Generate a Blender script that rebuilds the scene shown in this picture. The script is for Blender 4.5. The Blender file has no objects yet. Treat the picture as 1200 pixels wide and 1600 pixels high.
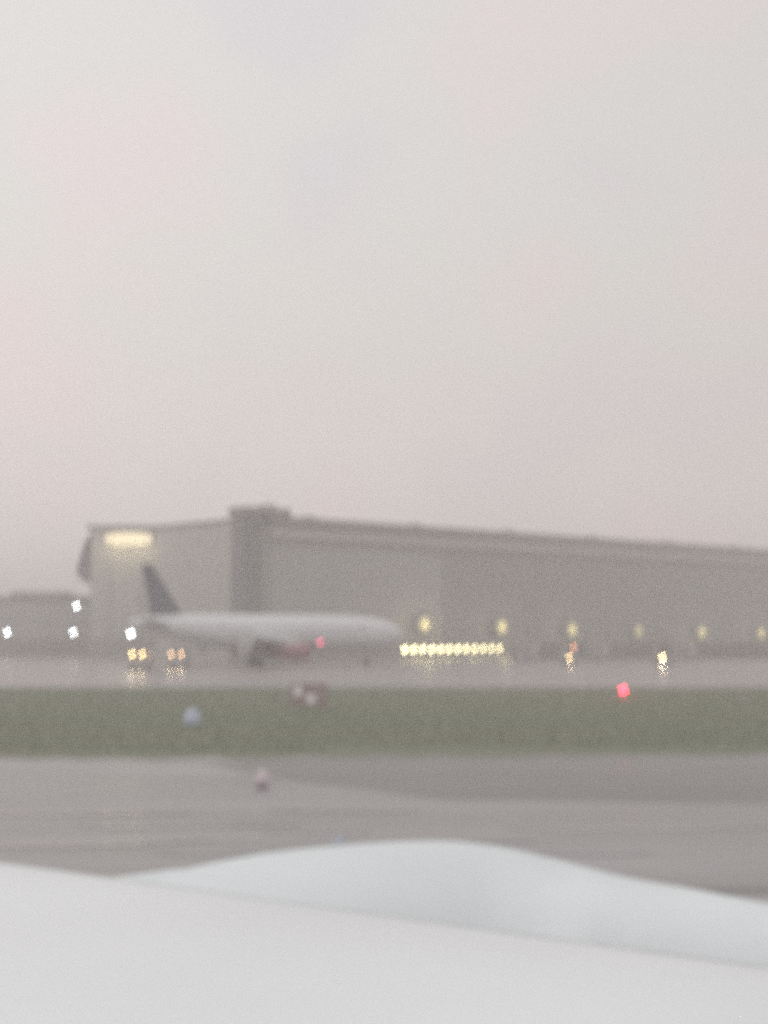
import bpy, bmesh, math, random
from mathutils import Vector, Matrix
from math import radians, sin, cos, tan, pi

S = bpy.context.scene
C = S.collection
rnd = random.Random(7)

# ------------------------------------------------------------------ camera
FPX = 2280.0                      # focal length in pixels of the 1200 px wide photograph
EYE = 4.0
PITCH = math.atan((990 - 800) / FPX)
cam_d = bpy.data.cameras.new('camera')
cam = bpy.data.objects.new('camera', cam_d); C.objects.link(cam)
cam.location = (0, 0, EYE)
cam.rotation_euler = (pi / 2 + PITCH, 0, 0)
cam_d.sensor_fit = 'HORIZONTAL'; cam_d.sensor_width = 36.0
cam_d.lens = 36.0 * FPX / 1200.0
cam_d.clip_start = 0.1; cam_d.clip_end = 6000
cam_d.dof.use_dof = True          # the phone had focused on the window pane: everything outside is soft
cam_d.dof.focus_distance = 1.0
cam_d.dof.aperture_fstop = 7.0
cam_d.dof.aperture_blades = 4
cam_d.dof.aperture_rotation = radians(20); cam_d.dof.aperture_ratio = 1.35
S.camera = cam

# ------------------------------------------------------------------ world
SUN_EL, SUN_AZ = radians(48), radians(200)
w = bpy.data.worlds.new('World'); S.world = w; w.use_nodes = True
nt = w.node_tree; nt.nodes.clear()
def N(t, k, **kw):
    n = t.nodes.new(k)
    for a, b in kw.items(): setattr(n, a, b)
    return n
out = N(nt, 'ShaderNodeOutputWorld'); bg = N(nt, 'ShaderNodeBackground'); bg.inputs['Strength'].default_value = 0.104
sky = N(nt, 'ShaderNodeTexSky', sky_type='NISHITA'); sky.sun_disc = False
sky.sun_elevation = SUN_EL; sky.sun_rotation = SUN_AZ; sky.air_density = 1.0; sky.dust_density = 4.0
tc = N(nt, 'ShaderNodeTexCoord'); sx = N(nt, 'ShaderNodeSeparateXYZ')
ramp = N(nt, 'ShaderNodeValToRGB')
nt.links.new(tc.outputs['Generated'], sx.inputs[0]); nt.links.new(sx.outputs['Z'], ramp.inputs[0])
e = ramp.color_ramp.elements
e[0].position = 0.0;  e[0].color = (0.775, 0.695, 0.68, 1)
e[1].position = 1.0;  e[1].color = (1.0, 0.985, 0.985, 1)
for p, c in ((0.12, (0.76, 0.69, 0.675, 1)), (0.25, (0.75, 0.705, 0.70, 1)), (0.42, (0.75, 0.72, 0.725, 1)), (0.7, (0.9, 0.88, 0.88, 1))):
    q = e.new(p); q.color = c
# soft uneven cloud: one brightness field and one colour field, all round the sky
mp = N(nt, 'ShaderNodeMapping'); mp.inputs['Location'].default_value = (0.3, 1.7, 0.4)
nz = N(nt, 'ShaderNodeTexNoise'); nz.inputs['Scale'].default_value = 6.0; nz.inputs['Detail'].default_value = 2.0; nz.inputs['Roughness'].default_value = .45
nt.links.new(tc.outputs['Generated'], mp.inputs[0]); nt.links.new(mp.outputs[0], nz.inputs['Vector'])
tint = N(nt, 'ShaderNodeValToRGB'); tint.color_ramp.interpolation = 'EASE'
t = tint.color_ramp.elements
t[0].position = 0.36; t[0].color = (0.965, 0.965, 0.975, 1); t[1].position = 0.64; t[1].color = (1.045, 0.98, 0.975, 1)
q = t.new(0.5); q.color = (0.985, 1.005, 0.97, 1)
nt.links.new(nz.outputs['Fac'], tint.inputs[0])
m1 = N(nt, 'ShaderNodeMix', data_type='RGBA', blend_type='MULTIPLY'); m1.inputs[0].default_value = 1.0
nt.links.new(ramp.outputs[0], m1.inputs[6]); nt.links.new(tint.outputs[0], m1.inputs[7])
# the cloud is a little thinner towards the left of the view (west) than towards the east
side = N(nt, 'ShaderNodeMapRange'); side.inputs[1].default_value = -1; side.inputs[2].default_value = 1
side.inputs[3].default_value = 12.9; side.inputs[4].default_value = 7.2
nt.links.new(sx.outputs['X'], side.inputs[0])
sc_ = N(nt, 'ShaderNodeVectorMath', operation='SCALE')
nt.links.new(m1.outputs[2], sc_.inputs[0]); nt.links.new(side.outputs[0], sc_.inputs['Scale'])
m2 = N(nt, 'ShaderNodeMix', data_type='RGBA'); m2.inputs[0].default_value = 0.96
nt.links.new(sky.outputs[0], m2.inputs[6]); nt.links.new(sc_.outputs[0], m2.inputs[7])
nt.links.new(m2.outputs[2], bg.inputs['Color']); nt.links.new(bg.outputs[0], out.inputs[0])

# ------------------------------------------------------------------ sun behind the cloud
sl = bpy.data.lights.new('sun', 'SUN'); sl.energy = 0.5; sl.angle = radians(40); sl.color = (1.0, 0.97, 0.94)
so = bpy.data.objects.new('sun', sl); C.objects.link(so)
sd = Vector((sin(SUN_AZ) * cos(SUN_EL), cos(SUN_AZ) * cos(SUN_EL), sin(SUN_EL)))
so.rotation_euler = sd.to_track_quat('Z', 'Y').to_euler(); so.location = (0, -20, 60)

S.view_settings.view_transform = 'Standard'; S.view_settings.look = 'None'
S.view_settings.exposure = 0.0; S.view_settings.gamma = 1.0; S.view_settings.use_curve_mapping = False
S.render.dither_intensity = 2.0
S.cycles.volume_bounces = 1
S.cycles.use_denoising = False   # the photograph has strong sensor grain
S.cycles.sample_clamp_indirect = 1.5

# ------------------------------------------------------------------ helpers
def at(u, v, D):
    """real-world point at distance D (metres along +Y) in the direction seen at u, v"""
    a = (u - 600) / FPX; b = (800 - v) / FPX
    dy = cos(PITCH) - b * sin(PITCH); dz = sin(PITCH) + b * cos(PITCH)
    return Vector((a / dy * D, D, EYE + dz / dy * D))

def mat(name, col, rough=0.6, metal=0.0, noise=0.08, scale=3.0, bump=0.0, coat=0.0, col2=None, stretch=(1, 1, 1), rvar=0.0):
    m = bpy.data.materials.new(name); m.use_nodes = True
    t = m.node_tree; b = t.nodes['Principled BSDF']
    b.inputs['Metallic'].default_value = metal; b.inputs['Roughness'].default_value = rough
    b.inputs['Coat Weight'].default_value = coat
    c = N(t, 'ShaderNodeTexCoord'); mp = N(t, 'ShaderNodeMapping'); mp.inputs['Scale'].default_value = stretch
    n = N(t, 'ShaderNodeTexNoise'); n.inputs['Scale'].default_value = scale; n.inputs['Detail'].default_value = 5
    r = N(t, 'ShaderNodeValToRGB'); r.color_ramp.elements[0].position = .3; r.color_ramp.elements[1].position = .7
    lo = tuple(x * (1 - noise) for x in col); hi = tuple(x * (1 + noise) for x in (col2 or col))
    r.color_ramp.elements[0].color = (*lo, 1); r.color_ramp.elements[1].color = (*hi, 1)
    t.links.new(c.outputs['Object'], mp.inputs[0]); t.links.new(mp.outputs[0], n.inputs['Vector'])
    t.links.new(n.outputs['Fac'], r.inputs[0]); t.links.new(r.outputs[0], b.inputs['Base Color'])
    if rvar:
        mr = N(t, 'ShaderNodeMapRange'); mr.inputs[1].default_value = .35; mr.inputs[2].default_value = .65
        mr.inputs[3].default_value = max(.03, rough - rvar); mr.inputs[4].default_value = rough + rvar
        t.links.new(n.outputs['Fac'], mr.inputs[0]); t.links.new(mr.outputs[0], b.inputs['Roughness'])
    if bump:
        bp = N(t, 'ShaderNodeBump'); bp.inputs['Strength'].default_value = bump; bp.inputs['Distance'].default_value = .05
        t.links.new(n.outputs['Fac'], bp.inputs['Height']); t.links.new(bp.outputs[0], b.inputs['Normal'])
    return m

def glow(name, col, strength):
    m = bpy.data.materials.new(name); m.use_nodes = True
    b = m.node_tree.nodes['Principled BSDF']
    b.inputs['Base Color'].default_value = (*[x * .25 for x in col], 1); b.inputs['Emission Color'].default_value = (*col, 1)
    b.inputs['Emission Strength'].default_value = strength
    return m

def add_box(bm, c, s, rz=0.0, bev=0.0):
    r = bmesh.ops.create_cube(bm, size=1.0)
    M = Matrix.Translation(c) @ Matrix.Rotation(rz, 4, 'Z') @ Matrix.Diagonal((*s, 1))
    bmesh.ops.transform(bm, matrix=M, verts=r['verts'])
    if bev:
        ed = list({e for v in r['verts'] for e in v.link_edges})
        bmesh.ops.bevel(bm, geom=ed, offset=bev, segments=2, affect='EDGES', profile=.5)

def add_loft(bm, rings, cap=True):
    """rings: lists of points of equal length, closed round"""
    vs = [[bm.verts.new(p) for p in r] for r in rings]
    n = len(vs[0])
    for a, b in zip(vs, vs[1:]):
        for i in range(n):
            bm.faces.new((a[i], a[(i + 1) % n], b[(i + 1) % n], b[i]))
    if cap:
        bm.faces.new(vs[0][::-1]); bm.faces.new(vs[-1])

def ring(c, ax, up, r1, r2, n=24):
    side = ax.cross(up).normalized()
    return [c + side * (r1 * cos(2 * pi * i / n)) + up * (r2 * sin(2 * pi * i / n)) for i in range(n)]

def add_lathe(bm, o, ax, prof, n=24, cap=True):
    """prof: (distance along ax, radius)"""
    ax = Vector(ax).normalized(); up = Vector((0, 0, 1)) if abs(ax.z) < .9 else Vector((0, 1, 0))
    up = (up - ax * up.dot(ax)).normalized()
    add_loft(bm, [ring(Vector(o) + ax * t, ax, up, r, r, n) for t, r in prof], cap)

def add_tube(bm, a, b, r, n=10):
    a, b = Vector(a), Vector(b)
    add_lathe(bm, a, b - a, [(0, r), ((b - a).length, r)], n)

def add_prism(bm, poly, d):
    """poly extruded by the vector d"""
    d = Vector(d); a = [bm.verts.new(Vector(p)) for p in poly]; b = [bm.verts.new(Vector(p) + d) for p in poly]
    n = len(a)
    for i in range(n): bm.faces.new((a[i], a[(i + 1) % n], b[(i + 1) % n], b[i]))
    bm.faces.new(a[::-1]); bm.faces.new(b)

def obj(name, bm, m, parent=None, loc=None, smooth=False):
    bmesh.ops.recalc_face_normals(bm, faces=bm.faces)
    me = bpy.data.meshes.new(name); bm.to_mesh(me); bm.free(); me.materials.append(m)
    if smooth:
        for p in me.polygons: p.use_smooth = True
    o = bpy.data.objects.new(name, me); C.objects.link(o)
    if parent: o.parent = parent
    if loc: o.location = loc
    return o

def box(name, c, s, m, parent=None, rz=0.0, bev=0.0):
    bm = bmesh.new(); add_box(bm, (0, 0, 0), s, 0, bev)
    o = obj(name, bm, m, parent, Vector(c)); o.rotation_euler.z = rz
    return o

def lathe(name, o, ax, prof, m, parent=None, n=24, cap=True):
    bm = bmesh.new(); add_lathe(bm, o, ax, prof, n, cap); return obj(name, bm, m, parent, smooth=True)

def thing(name, label, cat, loc=(0, 0, 0), rz=0.0, group=None):
    o = bpy.data.objects.new(name, None); C.objects.link(o); o.empty_display_size = .3
    o.location = loc; o.rotation_euler = (0, 0, rz); o['label'] = label; o['category'] = cat
    if group: o['group'] = group
    return o

def dup(o, parent=None):
    c = o.copy(); C.objects.link(c)
    if parent: c.parent = parent
    for ch in [x for x in C.objects if x.parent == o]: dup(ch, c)
    return c

def relabel(o, loc, label, rz=None):
    o.location = loc; o['label'] = label
    if rz is not None: o.rotation_euler.z = rz
    return o

def point(name, loc, col, power, parent=None, r=.15):
    l = bpy.data.lights.new(name, 'POINT'); l.energy = power; l.color = col; l.shadow_soft_size = r
    o = bpy.data.objects.new(name, l); C.objects.link(o); o.location = loc
    if parent: o.parent = parent
    return o

# ------------------------------------------------------------------ materials
M_ground = mat('far_ground', (.17, .16, .15), .6, noise=.2, scale=.02)
M_apron = mat('wet_apron_concrete', (.235, .21, .205), .34, noise=.14, scale=.35, stretch=(.12, .5, 1), rvar=.05)
M_taxi = mat('wet_taxiway_concrete', (.245, .236, .236), .37, noise=.5, scale=1.0, stretch=(.06, .36, 1), rvar=.16)
M_shoulder = mat('wet_asphalt_shoulder', (.14, .134, .131), .36, noise=.4, scale=1.0, stretch=(.045, .26, 1), rvar=.16)
M_grass = mat('grass_soil', (.132, .16, .098), .7, noise=.06, scale=.08, stretch=(.45, 1, 1), bump=.5, col2=(.15, .145, .10))
M_blade = mat('grass_blades', (.18, .225, .135), .5, noise=.05, scale=.03, stretch=(.5, 1, 1), col2=(.225, .215, .15))
M_white = mat('white_paint', (.60, .61, .63), .4, noise=.02, scale=2.0, coat=.4)
M_wing = mat('pale_grey_wing_paint', (.69, .71, .725), .5, noise=.03, scale=.5, rvar=.05)
M_nac = mat('pale_nacelle_paint', (.64, .68, .70), .5, noise=.04, scale=.9)
M_edge_shade = mat('grey_edge_shade', (.53, .54, .545), .6)  # grey of the shade painted along the wing's leading edge
M_winglet = mat('white_winglet', (.57, .58, .60), .4)
M_metal = mat('bare_metal', (.55, .56, .58), .3, metal=.9)
M_dark = mat('dark_rubber', (.03, .03, .032), .7)
M_fin = mat('dark_blue_grey_fin', (.055, .055, .085), .4, noise=.1)
M_red = mat('red_cowl', (.27, .10, .13), .4, noise=.05)
M_glass = mat('dark_glass', (.05, .055, .06), .12)
M_pane = mat('cabin_pane', (.35, .36, .38), .2)
M_wall = mat('hangar_cladding', (.38, .368, .355), .6, noise=.06, scale=.1)
M_wall2 = mat('pale_bay_cladding', (.41, .40, .385), .6, noise=.05, scale=.1)
M_leaf = mat('door_leaf_cladding', (.34, .335, .33), .6, noise=.04, scale=.1)
M_leaf_dim = mat('dimmed_door_leaf_cladding', (.245, .238, .238), .6, noise=.06, scale=.1)  # darker leaf colour: the dimming towards the right is painted into it
M_fascia = mat('dark_fascia', (.21, .18, .185), .5, noise=.06, scale=.2)
M_strip = mat('pale_gutter_strip', (.45, .43, .415), .5)
M_pillar = mat('dark_pillar_cladding', (.13, .128, .138), .6, noise=.12, scale=.15)
M_base = mat('hangar_base_course', (.28, .265, .255), .7, noise=.08, scale=.2)
M_annex = mat('grey_annex_wall', (.36, .35, .345), .7, noise=.08, scale=.08)
M_brown = mat('brown_base_band', (.23, .185, .165), .7, noise=.12, scale=.1)
M_roof = mat('roof_felt', (.16, .155, .155), .8)
M_pole = mat('galvanised_pole', (.35, .35, .36), .5, metal=.5)
M_body = mat('grey_vehicle_paint', (.36, .355, .35), .35, coat=.4)
M_bodyp = mat('pale_vehicle_paint', (.28, .27, .265), .35, coat=.4)
M_bodyb = mat('brown_vehicle_paint', (.35, .32, .30), .4)
M_lowwall = mat('dark_low_wall', (.17, .155, .155), .7, noise=.1, scale=.2)
M_sign = mat('pink_glint_face', (.30, .22, .215), .5, noise=.2, scale=2.2)  # pinkish part of the painted droplet glint
M_glintp = mat('pale_glint_mark', (.72, .68, .69), .5)
G_white = glow('cool_white_lamp', (.93, 1.0, .98), 15)
G_head = glow('warm_headlight', (1.0, .68, .30), 13)
G_head2 = glow('amber_headlight', (1.0, .60, .32), 8)
G_bright = glow('bright_warm_headlight', (1.0, .68, .34), 32)
G_yel = glow('yellow_lamp', (1.0, .86, .40), 7)
G_round = glow('round_wall_lamp_glass', (1.0, .88, .48), 1.5)
G_amber = glow('amber_beacon_glass', (1.0, .38, .16), 6)
G_red = glow('red_lamp_glass', (1.0, .03, .07), 14)
G_beacon = glow('pink_red_beacon_glass', (1.0, .12, .25), 3.2)
G_blue = glow('blue_edge_lamp_glass', (.78, .84, 1.0), .2)
G_pinkl = glow('pink_edge_lamp_glass', (1.0, .85, .90), .2)
G_win = glow('lit_clerestory_glass', (1.0, .86, .56), 1.25)

# ------------------------------------------------------------------ ground
def sheet(name, poly, z, m):
    bm = bmesh.new(); bm.faces.new([bm.verts.new((x, y, z)) for x, y in poly])
    o = obj(name, bm, m); o['kind'] = 'structure'; return o
sheet('ground', [(-1600, -1600), (1600, -1600), (1600, 1600), (-1600, 1600)], 0, M_ground)
sheet('apron', [(-700, 108), (700, 108), (700, 700), (-700, 700)], .004, M_apron)
sheet('grass_verge', [(-700, 49), (-40, 48.5)] + [(x, (47.7 + .1 * max(0, x + 2)) + rnd.uniform(-.7, .7)) for x in [-16 + .8 * k for k in range(50)]] + [(40, 51.5), (700, 53), (700, 109.5), (-700, 109.5)], .012, M_grass)
sheet('taxiway', [(-700, -60), (700, -60), (700, 53.5), (-700, 53.5)], .004, M_taxi)
sheet('shoulder', [(-5.5, 45), (-2.2, 40), (1.4, 35.8), (7, 35.0), (300, 34.5), (300, 53.0), (14, 51.1), (0, 48.1), (-3.5, 47.5)], .008, M_shoulder)
sheet('asphalt_strip', [(3.2, 22.8), (300, 22.4), (300, 23.3), (6, 23.6), (4, 23.4)], .008, M_shoulder)

M_puddle = mat('thin_standing_water', (.15, .15, .155), .14, noise=.1, scale=2.0, bump=.06, stretch=(.4, 1, 1))
for cx, cy, a, b in ((-6.0, 28.6, 2.6, .55), (-4.2, 31.0, 2.2, .35), (-2.6, 27.2, 1.5, .4), (-.6, 33.5, 1.7, .3), (-7.5, 33.2, 2.8, .4), (1.6, 28.6, 1.2, .3), (5.2, 30.2, 2.6, .45), (3.6, 26.9, 1.3, .25), (-1.2, 30.0, 1.1, .22)):
    k_ = rnd.random() * 6
    q = sheet('puddle', [(cx + a * cos(t_) * (1 + .18 * sin(3 * t_ + k_)), cy + b * sin(t_) * (1 + .25 * sin(2 * t_ + k_)) + .04 * (cx + a * cos(t_))) for t_ in [2 * pi * i / 36 for i in range(36)]], .013, M_puddle)
# grass blades: real tufts on the verge
bm = bmesh.new()
for i in range(60000):
    y = 49.5 + 58 * rnd.random(); x = (rnd.random() - .5) * (y * .72 + 8)
    if y < 51.5 and x > -2: continue
    for k in range(3):
        a = rnd.random() * 2 * pi; h = .04 + .05 * rnd.random(); w_ = .022
        bx, by = x + .1 * rnd.random(), y + .1 * rnd.random()
        p = [bm.verts.new((bx - w_ * cos(a), by - w_ * sin(a), .01)), bm.verts.new((bx + w_ * cos(a), by + w_ * sin(a), .01)),
             bm.verts.new((bx + .06 * sin(a), by + .06 * cos(a), h))]
        bm.faces.new(p)
g = obj('grass', bm, M_blade); g['kind'] = 'stuff'; g['label'] = 'short green grass on the verge between taxiway and apron'

# ------------------------------------------------------------------ main hangar
A = Vector((-23.2, 220)); B = Vector((83.6, 317)); dirw = (B - A).normalized(); nrm = Vector((dirw.y, -dirw.x))  # outwards, to the viewer
ang = math.atan2(dirw.y, dirw.x)
hang = thing('hangar', 'long grey hangar with dark roof edge running away to the right behind the airliner', 'hangar', (A.x, A.y, 0), ang)
# local frame: x along the wall, -y towards the viewer
L = 210; HT = 21.3
box('wall', (L / 2 + 3, 15.0, HT / 2), (L - 6, 28, HT), M_wall, hang)
box('roof', (L / 2 + 4, 15.2, HT + .6), (L - 7, 28, .9), M_roof, hang)
box('roof_fascia', (L / 2 + 4, .35, HT + .15), (L - 7.5, 1.3, 1.5), M_fascia, hang, bev=.08)
box('gutter_strip', (L / 2 + 4, .6, HT - 1.6), (L - 7.8, .9, 1.5), M_strip, hang, bev=.05)
box('door_track', (L / 2 + 4, .55, HT - 2.75), (L - 7.8, .7, .4), M_fascia, hang)
for i in range(16):                                  # sliding door leaves, each a little proud or set back
    x0 = 8.3 + i * 12.4
    box('door_leaf', (x0 + 6.1, .80 - .05 * (i % 2), 10.9), (12.36, .3, 15.4), M_leaf if i < 3 else M_leaf_dim, hang)
box('base_course', (L / 2 + 4, .55, 1.6), (L - 8, .9, 3.1), M_base, hang)
box('pillar', (4.2, 1.4, 11.0), (3.9, 3.2, 22.0), M_pillar, hang, bev=.15)
box('pillar_cap', (6.75, 1.6, 22.05 + .7), (9.3, 4.2, 1.3), M_fascia, hang, bev=.25)
box('roof_unit', (9.6, 3.5, 23.9 - .1), (2.0, 2.5, .7), M_fascia, hang, bev=.1)
for k in range(7):
    box('roof_vent', (20 + k * 24, 6, HT + 1.3), (1.8, 1.8, .9), M_roof, hang, bev=.1)

# ------------------------------------------------------------------ side bay
bay = thing('hangar_bay', 'pale square hangar bay with a lit strip under its roof, behind the airliner tail', 'hangar', (-51, 250, 0))
box('wall', (14.3, 14, 11.0), (27, 28, 22.0), M_wall2, bay)
box('roof', (14.2, 14, 22.25), (28.5, 29, .5), M_roof, bay)
box('base_course', (14.3, -.25, 1.6), (27.0, .5, 3.1), M_base, bay)
bm = bmesh.new(); add_prism(bm, [(.8, 1, 21.6), (-.6, 1, 19.8), (-1.4, 1, 17.0), (-2.0, 1, 14.6), (-1.3, 1, 13.4), (.2, 1, 12.6), (.8, 1, 12.4)], (0, 24, 0))
obj('side_canopy', bm, M_pillar, bay)
fr = box('lit_strip', (7.2, -.18, 20.2), (8.2, .36, 2.7), M_strip, bay, bev=.05)
for k in range(6):
    box('pane', (-3.3 + k * 1.32, -.2, 0), (1.22, .08, (1.4, 2.0, 2.2, 2.2, 2.0, 1.4)[k]), G_win, fr)
for k in range(2):
    point('strip_lamp', (5.0 + k * 4.4, -2.6, 18.6), (1.0, .86, .52), 260, bay, .8)
for k in range(5):
    box('wall_rib', (4 + k * 5.2, -.1, 10.9 - (1.2 if k < 2 else 0)), (.35, .2, 15.4), M_wall, bay)

# ------------------------------------------------------------------ low building far left
an = thing('low_building', 'low flat grey building left of the hangars with a stepped roof', 'building', (-112, 264, 0))
box('wall', (31, 10, 5.2), (63, 20, 10.4), M_annex, an)
box('roof', (31, 10, 10.55), (64, 21, .3), M_roof, an)
box('plant_room', (48.5, 8, 11.1), (9.5, 10, 1.1), M_annex, an)
box('base_band', (31, -.3, 1.5), (63, .6, 3.0), M_brown, an)
for k in range(9):
    wf = box('window', (7 + k * 6.2, -.06, 6.8), (3.2, .16, 1.5), M_annex, an)
    box('pane', (0, -.06, 0), (2.9, .08, 1.2), M_pane, wf)

# ------------------------------------------------------------------ parked airliner
pl = thing('parked_airliner', 'pale airliner with a dark fin parked in front of the hangars, nose to the right', 'airliner', (-31.2, 178, 0), radians(15))
bm = bmesh.new()
prof = [(0, 5.35, .18), (.6, 5.3, .42), (3, 5.12, .95), (6, 4.8, 1.45), (9, 4.45, 1.8), (12, 4.22, 2.0), (15, 4.15, 2.06), (27, 4.05, 2.06), (29.5, 3.98, 1.98),
        (31.5, 3.9, 1.86), (33, 3.78, 1.6), (34, 3.66, 1.2), (34.5, 3.58, .8), (34.75, 3.55, .25)]
add_loft(bm, [ring(Vector((x, 0, z)), Vector((1, 0, 0)), Vector((0, 0, 1)), r * 1.07, r * 1.09, 28) for x, z, r in prof])
fus = obj('fuselage', bm, M_white, pl, smooth=True)
bm = bmesh.new(); add_loft(bm, [ring(Vector((x, 0, z)), Vector((1, 0, 0)), Vector((0, 0, 1)), a, b, 24) for x, z, a, b in ((12.2, 2.6, .5, .3), (13.4, 2.45, 1.8, .8), (16, 2.3, 2.25, 1.0), (20, 2.3, 2.25, 1.0), (22.4, 2.45, 1.8, .8), (23.6, 2.6, .5, .3))])
obj('belly_fairing', bm, M_red, pl, smooth=True)
def foil(bm, sections, n=9, t=.12):
    """sections: (leading edge point, chord, thickness direction) ; chord runs along -x"""
    rings = []
    for p, c, up in sections:
        p = Vector(p); up = Vector(up); r = []
        for i in range(n + 1):
            s = i / n; y = 5 * t * c * (.2969 * s ** .5 - .126 * s - .3516 * s * s + .2843 * s ** 3 - .1036 * s ** 4)
            r.append(p + Vector((-c * s, 0, 0)) + up * y)
        for i in range(n - 1, 0, -1):
            s = i / n; y = 5 * t * c * (.2969 * s ** .5 - .126 * s - .3516 * s * s + .2843 * s ** 3 - .1036 * s ** 4)
            r.append(p + Vector((-c * s, 0, 0)) - up * y)
        rings.append(r)
    add_loft(bm, rings)
bm = bmesh.new(); foil(bm, [((8.2, 0, 5.6), 6.2, (0, 1, 0)), ((6.8, 0, 6.15), 4.0, (0, 1, 0)), ((3.0, 0, 12.3), 1.35, (0, 1, 0)), ((2.7, 0, 12.45), .9, (0, 1, 0))], t=.1)
obj('tail_fin', bm, M_fin, pl, smooth=True)
for s in (-1, 1):
    bm = bmesh.new(); foil(bm, [((5.2, s * .6, 5.2), 3.2, (0, 0, 1)), ((2.2, s * 6.2, 5.7), 1.3, (0, 0, 1))], t=.1)
    obj('tailplane', bm, M_white, pl, smooth=True)
    bm = bmesh.new(); foil(bm, [((21.6, s * 1.2, 2.9), 6.8, (0, 0, 1)), ((18.2, s * 6, 3.15), 3.9, (0, 0, 1)), ((12.9, s * 16.4, 3.7), 1.7, (0, 0, 1))], t=.12)
    wg = obj('wing', bm, M_wing, pl, smooth=True)
    bm = bmesh.new(); foil(bm, [((12.0, s * 16.9, 1.3), 1.3, (0, s, 0)), ((12.95, s * 16.5, 3.6), 2.1, (0, s, .2)), ((11.7, s * 17.0, 4.8), 1.0, (0, s, .1))], t=.1)
    obj('winglet', bm, M_winglet, wg, smooth=True)
    e_ = lathe('engine', (17.2, s * 5.0, 1.75), (1, 0, 0), [(0, .45), (.8, .8), (2, 1.05), (3.4, 1.08), (4.2, .98), (4.3, .86), (4.1, .8), (3.4, .78)], M_red if s < 0 else M_white, pl, 24, False)
    lathe('fan', (20.4, s * 5.0, 1.75), (1, 0, 0), [(0, .80), (.1, .78), (.3, .3), (.6, .04)], M_dark, e_, 18)
    box('pylon', (18.9, s * 5.0, 2.8), (3.4, .35, .7), M_white, pl, bev=.08)
    gb = bmesh.new(); add_tube(gb, (15.8, s * 2.8, .5), (16.2, s * 2.4, 2.8), .14)
    gr = obj('landing_gear', gb, M_pole, pl)
    for k in (-.35, .35):
        lathe('wheel', (15.8, s * 2.8 + k - .15, .53), (0, 1, 0), [(0, .38), (.05, .5), (.25, .5), (.3, .38)], M_dark, gr, 18)
gb = bmesh.new(); add_tube(gb, (30, 0, .36), (30.2, 0, 2.4), .1); gr = obj('landing_gear', gb, M_pole, pl)
for k in (-.25, .25): lathe('wheel', (30, k - .1, .36), (0, 1, 0), [(0, .26), (.04, .34), (.16, .34), (.2, .26)], M_dark, gr, 16)
bm = bmesh.new(); add_prism(bm, [(32.3, -1.75, 4.35), (33.5, -1.35, 4.2), (33.2, -1.0, 4.85), (32.1, -1.35, 5.0)], (0, .35, .04))
obj('cockpit_window', bm, M_glass, fus)
for x in (11.4, 29.0): box('door', (x, -2.12, 4.25), (.95, .12, 1.8), M_white, fus, bev=.03)
w0 = None
for k in range(30):
    if w0 is None: w0 = box('cabin_window', (0, 0, 0), (.24, .06, .34), M_pane, fus); o = w0
    else: o = w0.copy(); C.objects.link(o)
    o.location = (12.8 + k * .52, -2.13, 4.6)
lathe('beacon', (23.6, -1.75, 2.95), (0, -1, 0), [(0, .3), (.2, .26), (.4, .06)], G_beacon, pl, 14)

# ------------------------------------------------------------------ round wall lamps along the hangar
def wall_x(u, off=0.0):   # distance along the wall seen in direction u
    a = (u - 600) / FPX / cos(PITCH)
    q = A + nrm * off
    return (a * q.y - q.x) / (dirw.x - a * dirw.y)
lamp_u = [(663, 976, 1.0, 'leftmost'), (783, 980, .9, 'second from the left'), (892, 984, .8, 'third from the left'), (995, 986, .35, 'dimmest, fourth from the left'),
          (1093, 988, .75, 'fifth from the left'), (1185, 990, .65, 'rightmost')]
for i, (u, v, pw, txt) in enumerate(lamp_u):
    s_ = wall_x(u, 1.0); p = A + dirw * s_ + nrm * 1.0
    z = at(u, v, p.y).z
    th = thing('wall_lamp', 'round hazy yellow lamp on the hangar wall, %s of six' % txt, 'wall lamp', (p.x, p.y, z), ang, 'round yellow lamps along the hangar wall')
    lathe('lamp_housing', (0, 1.0, 0), (0, -1, 0), [(0, .3), (.5, .9), (.9, 1.33)], M_pole, th, 18)
    gm = glow('round_lamp_glass', (1.0, .90, .52), .36 * pw + .1)
    lathe('lamp_glass', (0, .09, 0), (0, -1, 0), [(0, 1.3), (.2, 1.15), (.38, .65), (.42, .05)], gm, th, 18)
    point('lamp_light', (0, -1.2, 0), (1.0, .87, .42), 260 * pw, th, .5)

# ------------------------------------------------------------------ row of bright yellow lamps
s0, s1 = wall_x(631, 6), wall_x(782, 6)
p0 = A + dirw * s0 + nrm * 6
rail = thing('lamp_rail', 'low rail of bright yellow lamps in a row just right of the airliner nose', 'light row', (p0.x, p0.y, 0), ang)
Lr = s1 - s0
box('rail', (Lr / 2, .25, 1.45), (Lr + .6, .12, .6), M_pole, rail)
for k in range(5): box('post', (.3 + k * (Lr - .6) / 4, .4, .7), (.14, .14, 1.4), M_pole, rail)
for k in range(12):
    gm = glow('rail_lamp_glass', (1.0, .88, .46), 13 - .5 * k)
    lathe('lamp', (.3 + k * (Lr - .6) / 11, .18, 1.45), (0, -1, 0), [(0, .36), (.12, .34), (.2, .1)], gm, rail, 14)
for k in range(4): point('rail_light', (1.5 + k * (Lr - 3) / 3, -1.4, 1.3), (1.0, .84, .42), 130 - 20 * k, rail, .9)

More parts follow.
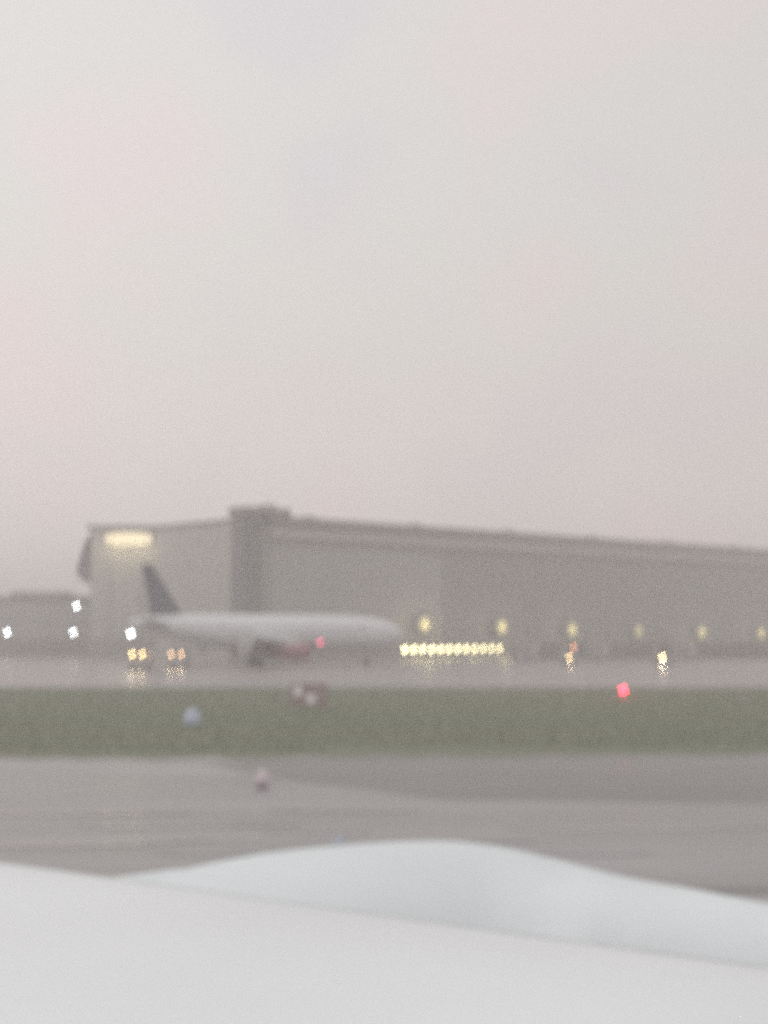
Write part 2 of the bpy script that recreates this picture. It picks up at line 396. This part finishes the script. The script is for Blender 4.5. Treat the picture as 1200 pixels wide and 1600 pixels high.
# ------------------------------------------------------------------ floodlight masts
def mast(u, D, lamps, label):
    p = at(u, 1000, D); th = thing('floodlight_mast', label, 'floodlight', (p.x, D, 0), 0, 'cool white floodlights on the left')
    zt = max(at(u, v, D).z for _, v in lamps)
    bm = bmesh.new(); add_lathe(bm, (0, 0, 0), (0, 0, 1), [(0, .16), (zt + .3, .09)], 12); obj('mast', bm, M_pole, th)
    for uu, v in lamps:
        q = at(uu, v, D); dx = q.x - p.x
        hd = box('lamp_head', (dx, -.35, q.z), (.62, .5, .5), M_pole, th, bev=.06)
        lathe('lamp_glass', (-.02, -.27, 0), (0, -1, 0), [(0, .28), (.05, .24)], G_white, hd, 14)
mast(118, 238, [(121, 947), (116, 988)], 'tall mast with two cool white floodlights, one above the other')
mast(15, 238, [(13, 988)], 'cool white floodlight on a low pole at the far left edge')
mast(206, 172, [(206, 990)], 'cool white floodlight on a low pole under the tail of the airliner')

# ------------------------------------------------------------------ ground vehicles
def vehicle(name, label, cat, u, D, body, hl, w=1.95, h=2.1, l=4.8, z_l=.85, sep=1.25, rz=0.0, on=(1, 1), beacon=False, group=None):
    p = at(u, 1000, D)
    th = thing(name, label, cat, (p.x, D, 0), rz, group)
    bm = bmesh.new()   # side profile of a van, front towards the viewer (-y)
    pr = [(-w / 2, 0, .35), (-w / 2, 0, 1.05), (-w / 2, .9, 1.25), (-w / 2, 1.6, h), (-w / 2, l, h), (-w / 2, l, .35)]
    add_prism(bm, pr, (w, 0, 0)); bmesh.ops.bevel(bm, geom=bm.edges[:], offset=.07, segments=2, affect='EDGES')
    bd = obj('body', bm, body, th)
    bm = bmesh.new(); add_prism(bm, [(-w / 2 + .15, .93, 1.32), (-w / 2 + .15, 1.53, h - .12), (w / 2 - .15, 1.53, h - .12), (w / 2 - .15, .93, 1.32)], (0, -.05, .03))
    obj('windscreen', bm, M_glass, th)
    box('bumper', (0, -.08, .5), (w, .16, .26), M_pole, th, bev=.03)
    for sx_ in (-1, 1):
        for y in (.95, l - .95):
            lathe('wheel', (sx_ * (w / 2 - .1) - .12, y, .34), (1, 0, 0), [(0, .26), (.04, .34), (.2, .34), (.24, .26)], M_dark, th, 16)
    for k, sx_ in enumerate((-1, 1)):
        lathe('headlight', (sx_ * sep / 2, .02, z_l), (0, -1, 0), [(0, .17), (.06, .15), (.09, .05)], hl if on[k] else M_glass, th, 12)
        if on[k]:
            l_ = bpy.data.lights.new('headlight_beam', 'SPOT'); l_.energy = 260 if hl is G_bright else 60; l_.spot_size = radians(70); l_.spot_blend = 1; l_.color = (1, .75, .45); l_.shadow_soft_size = .15
            lo = bpy.data.objects.new('headlight_beam', l_); C.objects.link(lo); lo.parent = th
            lo.location = (sx_ * sep / 2, -.25, z_l); lo.rotation_euler = (radians(80), 0, 0)
            lo.rotation_euler = Vector((0, 1, .15)).to_track_quat('Z', 'Y').to_euler()
    if beacon:
        lathe('roof_beacon', (.55, 2.2, h), (0, 0, 1), [(0, .18), (.2, .17), (.32, .05)], G_amber, th, 14)
    return th
vehicle('van', 'brown-grey van facing us with two warm yellow headlights, left of the airliner', 'van', 214.5, 160, M_bodyb, G_head, sep=1.1, z_l=1.75, h=2.5)
vehicle('service_truck', 'dim grey truck with paired amber headlights under the airliner tail', 'truck', 275.5, 168, M_body, G_head2, sep=1.15, z_l=1.65, h=2.5)
vehicle('tug', 'dark service vehicle with one small warm headlight and an amber roof beacon', 'tug', 893, 188, M_body, G_head, on=(1, 0), beacon=True, h=2.1, z_l=.95, sep=.6, w=1.7)
vehicle('service_truck', 'service truck with dazzling warm headlights near the low wall at the right', 'truck', 1041, 188, M_bodyb, G_bright, on=(1, 0), h=2.4, z_l=.95, sep=1.0)
for u, D, lab in ((825, 214, 'pale container parked by the low wall just right of the lamp row'), (935, 216, 'small pale container parked between the two service vehicles'), (1072, 220, 'pale container parked beside the hangar at the far right')):
    p = at(u, 1000, D); th = thing('container', lab, 'container', (p.x, D, 0), ang, 'pale containers parked along the low wall')
    box('body', (0, 0, 1.5), (3.2, 2.2, 2.4), M_bodyp, th, bev=.08)
    box('door', (0, -1.13, 1.5), (1.5, .06, 2.0), M_strip, th)
    for a, b in ((-1.3, -.8), (1.3, -.8), (-1.3, .8), (1.3, .8)): box('foot', (a, b, .15), (.25, .25, .3), M_dark, th)

# low dark wall in front of the hangar on the right
q0 = at(800, 1000, 226); q1 = at(1230, 1000, 236); dq = (q1 - q0); aw = math.atan2(dq.y, dq.x)
lw = thing('low_wall', 'dark low wall along the apron in front of the right half of the hangar', 'wall', (q0.x, q0.y, 0), aw)
nW = 12; pw_ = dq.length / nW
for k in range(nW): box('wall_panel', ((k + .5) * pw_, (k % 2) * .04, 1.25), (pw_ - .08, .25, 2.5), M_lowwall, lw)
for k in range(nW + 1): box('post', (k * pw_, .1, 1.35), (.3, .5, 2.7), M_lowwall, lw)

# ------------------------------------------------------------------ airfield lights and droplet glint board
def stake_light(name, label, cat, u, v, D, glass, r, h, power, col, group=None):
    p = at(u, v, D); th = thing(name, label, cat, (p.x, D, 0), 0, group)
    lathe('base', (0, 0, .0), (0, 0, 1), [(0, .16), (.05, .15), (.07, .06)], M_lowwall, th, 16)
    lathe('stem', (0, 0, .05), (0, 0, 1), [(0, .03), (h - .05, .03)], M_pole, th, 10)
    lathe('lens', (0, 0, h), (0, 0, 1), [(0, r * .8), (r * .4, r), (r * 1.2, r * .8), (r * 1.7, r * .2)], glass, th, 16)
    point('lamp_light', (0, -r - .12, h + r), col, power, th, .05)
stake_light('red_airfield_light', 'bright red light on a short stem at the far edge of the grass', 'airfield light', 974, 1076, 93, G_red, .2, .3, 50, (1, .05, .08))
stake_light('edge_light', 'faint bluish edge light standing on the grass left of centre', 'airfield light', 300, 1135, 64, G_blue, .40, .08, .2, (.6, .7, 1), 'dim edge lights leading towards the wing')
stake_light('edge_light', 'faint pinkish edge light on the wet taxiway, middle one of the three', 'airfield light', 410, 1225, 38.5, G_pinkl, .22, .1, .12, (1, .6, .85), 'dim edge lights leading towards the wing')
stake_light('edge_light', 'faint bluish edge light just beyond the engine cowling, nearest of the three', 'airfield light', 530, 1316, 27.5, G_blue, .10, .08, .08, (.7, .75, 1), 'dim edge lights leading towards the wing')

p = at(482, 1100, 78)
sg = thing('glint_board', 'blurred pale and pinkish board added in place of a droplet reflection on the grass below the airliner', 'sign', (p.x, 78, 0), radians(-8))
box('board', (0, 0, .78), (2.0, .16, 1.2), M_sign, sg, bev=.05)  # made-up board whose colours stand for a water droplet's reflection
box('glint_mark', (-.55, -.1, .95), (.5, .03, .5), M_glintp, sg, bev=.01)
box('glint_mark', (.15, -.1, .55), (.55, .03, .45), M_glintp, sg, bev=.01)
for x in (-.8, .8): box('leg', (x, 0, .1), (.08, .08, .2), M_pole, sg)

# ------------------------------------------------------------------ the airliner we sit in: wing and engine
own = thing('near_airliner', 'smooth white wing and rounded engine cowling filling the foreground', 'airliner', (0, 8, 0))
o8 = Vector((0, 8, 0))
LE0 = Vector((0, 8.0, 2.34)); LEd = Vector((-.82, .573, .01)); F = Vector((.866, .5, 0))
def wing_ring(t, chord, n=26, th=.11, dz=0):
    p = LE0 + LEd * t - o8; r = []
    for sgn in (1, -1):
        rng = range(n + 1) if sgn == 1 else range(n - 1, 0, -1)
        for i in rng:
            s = (i / n) ** 1.8
            y = 5 * th * chord * (.2969 * s ** .5 - .126 * s - .3516 * s * s + .2843 * s ** 3 - .1036 * s ** 4)
            camber = .02 * chord * 4 * s * (1 - s)
            r.append(p - F * (chord * s) + Vector((0, 0, dz + camber + sgn * y * (1 if sgn > 0 else .6))))
    return r
bm = bmesh.new(); add_loft(bm, [wing_ring(t, c) for t, c in ((-4.5, 6.6), (-3, 6.1), (-1.5, 5.6), (0, 5.1), (2, 4.6), (4, 4.2), (7, 3.5), (11, 2.6), (16, 1.6))])
obj('wing', bm, M_wing, own, smooth=True)
# engine nacelle, axis along the flight direction, slight droop to the inlet
Cn = Vector((.33, 9.8, 1.52)) - o8; axn = Vector((.866, .5, -.03)).normalized()
# stations across the cowling: x, distance of the crest, height of the crest, half depth, half height
st = [(-3.4, 7.4, 2.05, .7, .6), (-2.6, 7.9, 2.32, 1.0, .85), (-2.0, 8.45, 2.46, 1.15, 1.0), (-1.43, 8.8, 2.545, 1.25, 1.08), (-.8, 9.15, 2.625, 1.27, 1.1), (-.2, 9.5, 2.64, 1.27, 1.1), (.33, 9.8, 2.62, 1.27, 1.1),
      (.75, 10.0, 2.56, 1.25, 1.05), (1.13, 9.95, 2.485, 1.25, .95), (1.40, 9.6, 2.455, 1.28, .76), (1.63, 9.2, 2.45, 1.25, .6), (1.89, 8.65, 2.48, 1.1, .48), (2.13, 8.1, 2.51, .95, .42),
      (2.6, 7.5, 2.53, .8, .38), (3.2, 7.1, 2.53, .7, .36), (4.4, 6.6, 2.5, .6, .34)]
def spline(st, per=6):
    out = []
    for i in range(len(st) - 1):
        p0, p1, p2, p3 = st[max(0, i - 1)], st[i], st[i + 1], st[min(len(st) - 1, i + 2)]
        for k in range(per):
            u = k / per
            out.append(tuple(.5 * (2 * b + (c - a) * u + (2 * a - 5 * b + 4 * c - d) * u * u + (3 * b - a - 3 * c + d) * u ** 3) for a, b, c, d in zip(p0, p1, p2, p3)))
    return out + [st[-1]]
bm = bmesh.new()
add_loft(bm, [ring(Vector((x, y, z - b)) - o8, Vector((1, 0, 0)), Vector((0, 0, 1)), a, b, 72) for x, y, z, a, b in spline(st)])
obj('engine_cowling', bm, M_nac, own, smooth=True)
lathe('inlet_lip', Cn + Vector((0, 0, -.08)) + axn * 1.5, axn, [(0, .60), (.25, .60), (.38, .56), (.36, .50), (.2, .48), (-.3, .46)], M_nac, own, 48, False)
lathe('fan', Cn + Vector((0, 0, -.12)) + axn * 1.35, axn, [(0, .52), (.05, .5), (.2, .2), (.4, .03)], M_dark, own, 24)
bm = bmesh.new(); add_loft(bm, [ring(Cn + axn * t + Vector((0, 0, z)), axn, Vector((0, 0, 1)), w_, h_, 20) for t, z, w_, h_ in ((-3.4, .72, .2, .12), (-2.6, .74, .24, .22), (-1.8, .8, .22, .22), (-.9, .92, .15, .1))])
obj('pylon', bm, M_nac, own, smooth=True)
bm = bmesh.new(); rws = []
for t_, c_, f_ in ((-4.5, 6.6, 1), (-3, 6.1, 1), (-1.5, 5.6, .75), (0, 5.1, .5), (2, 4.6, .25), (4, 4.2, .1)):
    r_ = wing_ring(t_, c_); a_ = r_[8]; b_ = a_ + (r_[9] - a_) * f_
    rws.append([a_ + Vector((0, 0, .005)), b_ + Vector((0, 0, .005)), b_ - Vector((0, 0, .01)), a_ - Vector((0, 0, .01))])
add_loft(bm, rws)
obj('edge_shade_strip', bm, M_edge_shade, own, smooth=True)  # added strip: its grey paints the shade trough between wing and cowling
# ------------------------------------------------------------------ haze
bm = bmesh.new(); add_box(bm, (0, 0, 13.5), (3300, 3300, 29))
hz = obj('haze', bm, M_roof); hz['kind'] = 'stuff'; hz['label'] = 'thin pale rain haze over the whole airfield'
hm = bpy.data.materials.new('haze'); hm.use_nodes = True; t = hm.node_tree; t.nodes.clear()
vo = N(t, 'ShaderNodeVolumePrincipled'); vo.inputs['Density'].default_value = .0026; vo.inputs['Color'].default_value = (.93, .90, .89, 1); vo.inputs['Anisotropy'].default_value = .1
mo = N(t, 'ShaderNodeOutputMaterial'); t.links.new(vo.outputs[0], mo.inputs['Volume'])
hz.data.materials[0] = hm
